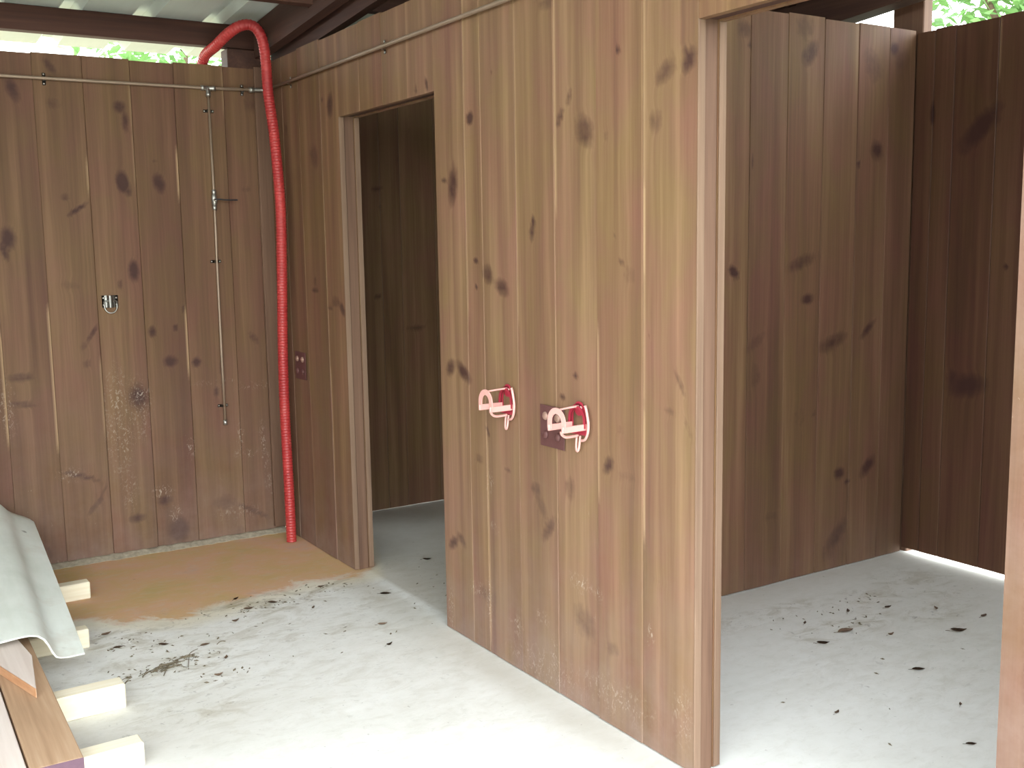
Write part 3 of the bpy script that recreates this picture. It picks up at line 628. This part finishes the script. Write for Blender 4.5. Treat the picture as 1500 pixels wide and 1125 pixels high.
# ------------------------------------------------------------------ timber pile and cement sheet
def timber_box(name,label,a,b,mat,rz=0,cat='timber',bev=.003,group=None):
    c = Vector(((a[0]+b[0])/2,(a[1]+b[1])/2,a[2])); bm = bmesh.new()
    box(bm,tuple(Vector(a)-c),tuple(Vector(b)-c),bev)
    o = obj(name,bm,mat); o.location = c; o.rotation_euler = (0,0,rz); return tag(o,label,cat,group)
BT = .072
timber_box('timber_batten','short pale batten end under the cement sheet, nearest the back wall',(-1.95,4.60,0),(-1.075,4.66,BT),M_pale,0.02,'timber',.004,'pale battens under the pile')
timber_box('timber_batten','pale batten whose tip just shows at the cement sheet front corner',(-1.95,4.02,0),(-1.192,4.075,BT),M_pale,0,'timber',.004,'pale battens under the pile')
timber_box('timber_batten','thick pale batten jutting out right of the brown plank, midway along it',(-1.95,3.395,0),(-1.2,3.465,.082),M_pale,.02,'timber',.004,'pale battens under the pile')
timber_box('timber_batten','pale batten beside the purple plank end, nearest the camera',(-1.95,2.965,0),(-1.245,3.03,BT),M_pale,.02,'timber',.004,'pale battens under the pile')
# brown plank with a painted end
bp = timber_box('timber_plank','long brown plank with a purple end on top of the battens',(-1.542,2.86,.0825),(-1.412,4.75,.125),M_redplank,-.012)
bm = bmesh.new(); box(bm,(-.065,-.9465,.0002),(.065,-.9435,.0422),.001); o = obj('painted_end',bm,M_endpaint,bp); o['label'] = 'purple painted end'
timber_box('timber_plank','pale pinkish plank at the lower left edge beside the brown plank',(-1.80,2.55,.0825),(-1.556,3.66,.122),M_pinkpine,-.012)
# pointed offcut lying across the planks
bm = bmesh.new()
top = [(-1.432,3.68),(-1.425,3.74),(-1.50,3.95),(-1.70,3.96),(-1.70,3.66),(-1.532,3.60),(-1.476,3.345),(-1.462,3.33)]
top = [(-1.465,3.335),(-1.432,3.64),(-1.45,3.80),(-1.54,3.86),(-1.75,3.86),(-1.75,3.86)][:5]+[(-1.78,3.98-.12),(-1.535,3.60)]
top = [(-1.467,3.335),(-1.436,3.63),(-1.455,3.83),(-1.56,3.95),(-1.80,4.0),(-1.80,3.95),(-1.535,3.605)]
c = Vector((-1.5,3.7,0))
lo = [bm.verts.new((x-c.x,y-c.y,.0)) for x,y in top]; hi = [bm.verts.new((x-c.x,y-c.y,.030)) for x,y in top]
bm.faces.new(lo[::-1]); bm.faces.new(hi)
nn = len(top)
for i in range(nn): bm.faces.new((lo[i],lo[(i+1)%nn],hi[(i+1)%nn],hi[i]))
bmesh.ops.bevel(bm,geom=bm.edges[:],offset=.0015,segments=1,affect='EDGES')
o = obj('timber_offcut',bm,M_pinkpine); o.location = (c.x,c.y,.1255); tag(o,'pale pointed offcut lying across the brown plank','timber')
bm = bmesh.new()
e0,e1 = Vector((-1.538,3.606,0))-c,Vector((-1.4672,3.3345,0))-c
dv = (e1-e0).normalized(); nv = Vector((dv.y,-dv.x,0)); nv = nv if nv.x < 0 else -nv
pts = [e0-dv*.26,e1]
vs = [bm.verts.new(p+nv*k+Vector((0,0,z))) for p in pts for k in (.0002,.002) for z in (.001,.029)]
for f in ((0,1,3,2),(4,6,7,5),(0,4,5,1),(2,3,7,6),(0,2,6,4),(1,5,7,3)): bm.faces.new([vs[i] for i in f])
se = obj('sawn_edge',bm,M_sawn,o); se['label'] = 'orange sawn edge'

def cement_sheet():
    # profile across (distance from right edge, height)
    P = [(0,.002),(.02,0),(.05,-.002),(.075,0),(.09,.006),(.102,.026),(.112,.052),(.124,.074),(.142,.089),(.165,.095),(.20,.095),(.25,.092),(.30,.088),(.36,.084),(.42,.082),(.48,.084),(.53,.090),(.58,.095),(.65,.094)]
    ya,yb = 3.715,5.158; n = 30; bm = bmesh.new(); rows = []; R = random.Random(9)
    for s in range(n+1):
        f = s/n; y = ya+(yb-ya)*f
        xr = -1.262+.050*f; zb = .090+.172*f**.95
        dr = 0
        if y > yb-.11: q = (y-(yb-.11))/.11; dr = .075*(1-math.sqrt(max(0,1-q*q)))
        row = []
        for k,(dx,h) in enumerate(P):
            xx = dr+dx*(1-dr/.65)
            row.append(bm.verts.new((xr-xx,y+.012*math.sin(dx*9)*(1-f)+R.uniform(-.001,.001),zb+h*(1-.55*f)+.055*f*min(1,dx/.10)-.004*R.random()*(dx==0))))
        rows.append(row)
    for s in range(n):
        for k in range(len(P)-1): bm.faces.new((rows[s][k],rows[s][k+1],rows[s+1][k+1],rows[s+1][k]))
    bmesh.ops.recalc_face_normals(bm,faces=bm.faces[:])
    bmesh.ops.solidify(bm,geom=bm.faces[:],thickness=.006)
    bm.transform(Matrix.Translation((1.4,-4.4,0)))
    o = obj('corrugated_sheet',bm,M_sheet,smooth=True); o.location = (-1.4,4.4,0)
    md = o.modifiers.new('es','EDGE_SPLIT'); md.split_angle = math.radians(50)
    return tag(o,'grey corrugated cement sheet lying on the timber against the back wall','roofing sheet')
cement_sheet()

# ------------------------------------------------------------------ leaves on the floor
def leaf_mesh(l,w,curl,seed):
    R = random.Random(seed); bm = bmesh.new(); n = 8; rows = []
    for i in range(n+1):
        f = i/n; hw = w*math.sin(math.pi*min(1,f*1.02))**.8*(1-.25*f)+.0008
        y = l*(f-.5); z = curl*((f-.5)**2)*l*2
        rows.append([bm.verts.new((s*hw+.12*l*math.sin(f*2.4),y,.0022+z+abs(s)*hw*(.5+curl)+R.uniform(0,.001))) for s in (-1,-.5,0,.5,1)])
    for i in range(n):
        for k in range(4): bm.faces.new((rows[i][k],rows[i][k+1],rows[i+1][k+1],rows[i+1][k]))
    tube(bm,[(0,-l*.5,.003),(-.002,-l*.62,.004),(-.004,-l*.74,.003)],.0008,5)
    bmesh.ops.solidify(bm,geom=bm.faces[:],thickness=.0006)
    me = bpy.data.meshes.new('dead_leaf'); bmesh.ops.recalc_face_normals(bm,faces=bm.faces[:]); bm.to_mesh(me); bm.free(); me.materials.append(M_dead); return me
LM = [leaf_mesh(.05,.010,.25,1),leaf_mesh(.06,.013,.1,2),leaf_mesh(.045,.009,.5,3)]
def leaf(x,y,rz,k,sc,label,group):
    o = bpy.data.objects.new('dead_leaf',LM[k]); C.objects.link(o); o.location = (x,y,.0); o.rotation_euler = (0,0,rz); o.scale = (sc*.72,)*3
    return tag(o,label,'leaf',group)
A_ = .56
stall = [(1.535,2.639,.2,0,1.0),(1.363,2.693,1.0,2,1),(1.193,2.559,.1,1,1.6),(1.532,2.323,-.3,0,1.7),(1.749,2.366,.4,0,1.1),(1.667,2.518,1.2,2,1),(1.031,2.522,-.3,0,1.3),(.621,2.107,.5,2,.8),(.98,1.93,.9,2,.7),(1.30,2.44,.2,2,.9),(1.13,2.70,.8,2,.8)]
for x,y,r,k,s in stall: leaf(x,y,r-A_-1.2,k,s,'small dry brown leaf on the grey floor of the right-hand stall','dry leaves in the right-hand stall')
leaf(1.112,2.18,-A_-1.45,1,1.05,'dry brown oval leaf lying alone in the middle of the right-hand stall floor','dry leaves in the right-hand stall')
leaf(.779,1.753,-A_-1.5,1,.75,'dry brown oval leaf nearest the camera beside the right-hand pillar','dry leaves in the right-hand stall')
room = [(-.877,3.49,.3,2,1.0),(-.57,4.09,.2,0,1.2),(-.46,4.11,-.4,1,1.0),(-.574,4.242,.9,0,.9),(-.198,3.618,.1,0,1.1),(-.27,3.41,.6,2,.9),(-.832,3.801,.4,1,.9),(-.81,3.627,1.3,2,.9),(-.218,4.186,.2,0,.9),(-1.115,4.124,.7,0,1.2),(-1.106,3.96,.3,1,.9),(-.959,3.889,-.3,0,1.1),(-.66,3.98,.5,2,1.0),(-.35,3.95,1.1,2,.8)]
for x,y,r,k,s in room: leaf(x,y,r-A_-1.2,k,s,'small dry brown leaf on the concrete before the brown floor stain','dry leaves on the open floor')
leaf(-.028,3.942,-A_-1.4,1,1.1,'dry brown leaf on the threshold of the first doorway','dry leaves on the open floor')
leaf(.343,4.276,-A_-1.5,0,1.1,'dry brown leaf on the floor inside the first doorway','dry leaves on the open floor')
def litter():
    R = random.Random(17); bm = bmesh.new()
    def bit(x,y):
        l = R.uniform(.003,.012); w = l*R.uniform(.15,.5); a = R.uniform(0,math.pi); h = R.uniform(.0015,.005)
        M = Matrix.Translation((x,y,.0008))@Matrix.Rotation(a,4,'Z')@Matrix.Rotation(R.uniform(-.15,.15),4,'Y')
        v = [bm.verts.new(M@Vector(p)) for p in ((-l,0,0),(0,-w,0),(l,0,.001),(0,w,0),(0,0,h))]
        for f in ((0,1,4),(1,2,4),(2,3,4),(3,0,4)): bm.faces.new([v[i] for i in f])
        bm.faces.new((v[3],v[2],v[1],v[0]))
    for cx,cy,rx,ry,n in ((-1.0,3.66,.13,.05,110),(-.93,3.72,.1,.03,60),(-.52,4.1,.2,.09,90),(-.2,4.15,.14,.08,50),(-1.08,3.98,.12,.1,50),(-.9,3.88,.18,.05,40),(-.85,3.5,.12,.05,25),(1.3,2.6,.12,.05,30),(1.5,2.75,.15,.06,25),(1.15,2.75,.25,.06,25),(-.4,3.7,.5,.25,40),(.2,4.1,.1,.2,14),(1.2,2.2,.5,.4,25)):
        for _ in range(int(n*.45)): bit(R.gauss(cx,rx*.6),R.gauss(cy,ry*.6))
    for _ in range(38):
        x = R.gauss(-.97,.075); y = 3.675+(x+.97)*.35+R.gauss(0,.022); a = .45+R.gauss(0,.5); l = R.uniform(.015,.05)
        tube(bm,[(x-l*math.cos(a),y-l*math.sin(a),.002),(x,y+R.uniform(-.004,.004),R.uniform(.003,.009)),(x+l*math.cos(a),y+l*math.sin(a),.002)],R.uniform(.0008,.0018),5,3)
    return tag(obj('leaf_litter',bm,M_litter),'scattered dark leaf crumbs and twigs on the concrete floor','litter',None,'stuff')
litter()

# ------------------------------------------------------------------ trees outside
def tree(name,label,loc,blobs,trunk_h,mat,n,ls,seed):
    R = random.Random(seed); t = thing(name,label,'tree',loc)
    bm = bmesh.new(); tube(bm,[(0,0,-.1),(.05,.03,trunk_h*.5),(-.03,.05,trunk_h)],.09,8,4)
    for (bx,by,bz,r) in blobs: tube(bm,[(0,.02,trunk_h*.75),(bx*.5,by*.5,(trunk_h+bz)*.5),(bx,by,bz)],.03,6,4)
    obj('trunk',bm,M_bark,t,True)
    V=[];F=[]
    tot = sum(b[3]**2 for b in blobs)
    for (bx,by,bz,r) in blobs:
        for _ in range(int(n*r*r/tot)):
            d = Vector((R.gauss(0,1),R.gauss(0,1),R.gauss(0,1))).normalized()*r*R.random()**.45
            p = Vector((bx,by,bz))+Vector((d.x,d.y,d.z*.8))
            E_ = Euler((R.uniform(-1,1),R.uniform(-1,1),R.uniform(0,6.28))).to_matrix(); s = ls*R.uniform(.6,1.3); b = len(V)
            for q in ((0,-s,0),(s*.42,-.1*s,s*.08),(0,s,-.1*s),(-s*.42,-.1*s,s*.08)): V.append(p+E_@Vector(q))
            F.append((b,b+1,b+2)); F.append((b,b+2,b+3))
    me = bpy.data.meshes.new('foliage'); me.from_pydata(V,[],F); me.update(); link('foliage',me,mat,t)
    return t
tree('tree','green leafy tree outside beyond the outer wall of the right-hand stall',(7.6,5.6,0),[(0,0,4.2,1.3),(-1.0,.9,4.4,1.0),(.9,-.8,4.0,1.1),(.2,.2,5.3,1.0),(-.2,.3,3.1,1.1)],2.6,M_leafA,5200,.09,1)
tree('tree','pale grey-green tree seen outside left of the outer corner post',(8.2,10.2,0),[(0,0,3.9,1.1),(-.5,.5,4.7,.9),(.6,-.5,3.2,1.0)],2.4,M_leafB,2600,.08,2)
tree('tree','green sparse tree outside beyond the back wall gap beside the hose',(.75,9.2,0),[(0,0,3.2,.75),(-.5,0,2.9,.5),(.5,.1,3.0,.6),(.0,.2,2.3,.7)],2.2,M_leafA,1500,.06,3)
tree('tree','pale sparse tree outside beyond the left part of the back wall gap',(-1.0,10.5,0),[(0,0,3.0,.5),(.9,0,2.9,.4),(-.6,0,2.7,.5)],2.2,M_leafB,420,.06,4)

# ------------------------------------------------------------------ light, sky and camera
w = bpy.data.worlds.new('sky'); bpy.context.scene.world = w; w.use_nodes = True
nt = w.node_tree; bg = nt.nodes['Background']
tcw = nt.nodes.new('ShaderNodeTexCoord'); sep = nt.nodes.new('ShaderNodeSeparateXYZ'); rp = nt.nodes.new('ShaderNodeValToRGB')
nt.links.new(tcw.outputs['Generated'],sep.inputs[0]); nt.links.new(sep.outputs['Z'],rp.inputs[0])
e = rp.color_ramp.elements; e[0].position = 0; e[0].color = (.80,.84,.80,1); e[1].position = .6; e[1].color = (.86,.93,1.0,1)
nt.links.new(rp.outputs[0],bg.inputs[0]); bg.inputs[1].default_value = SKY = 3.0

cd = bpy.data.cameras.new('camera'); cam = bpy.data.objects.new('camera',cd); C.objects.link(cam)
rr,uu,fw = Vector((0.8441478523,-0.5358642929,-0.0162438592)),Vector((0.0835058046,0.1014964098,0.9913250019)),Vector((0.5295669778,0.8381813279,-0.1304257553))
M = Matrix((rr,uu,-fw)).transposed().to_4x4(); M.translation = (-1.8728,0,1.45); cam.matrix_world = M
cd.sensor_width = 36; cd.lens = 1556.4931*36/1500; cd.clip_start = .05
sc = bpy.context.scene; sc.camera = cam
sc.view_settings.view_transform = 'Standard'; sc.view_settings.look = 'None'; sc.view_settings.gamma = 1; sc.view_settings.use_curve_mapping = False
sc.view_settings.exposure = 1.78
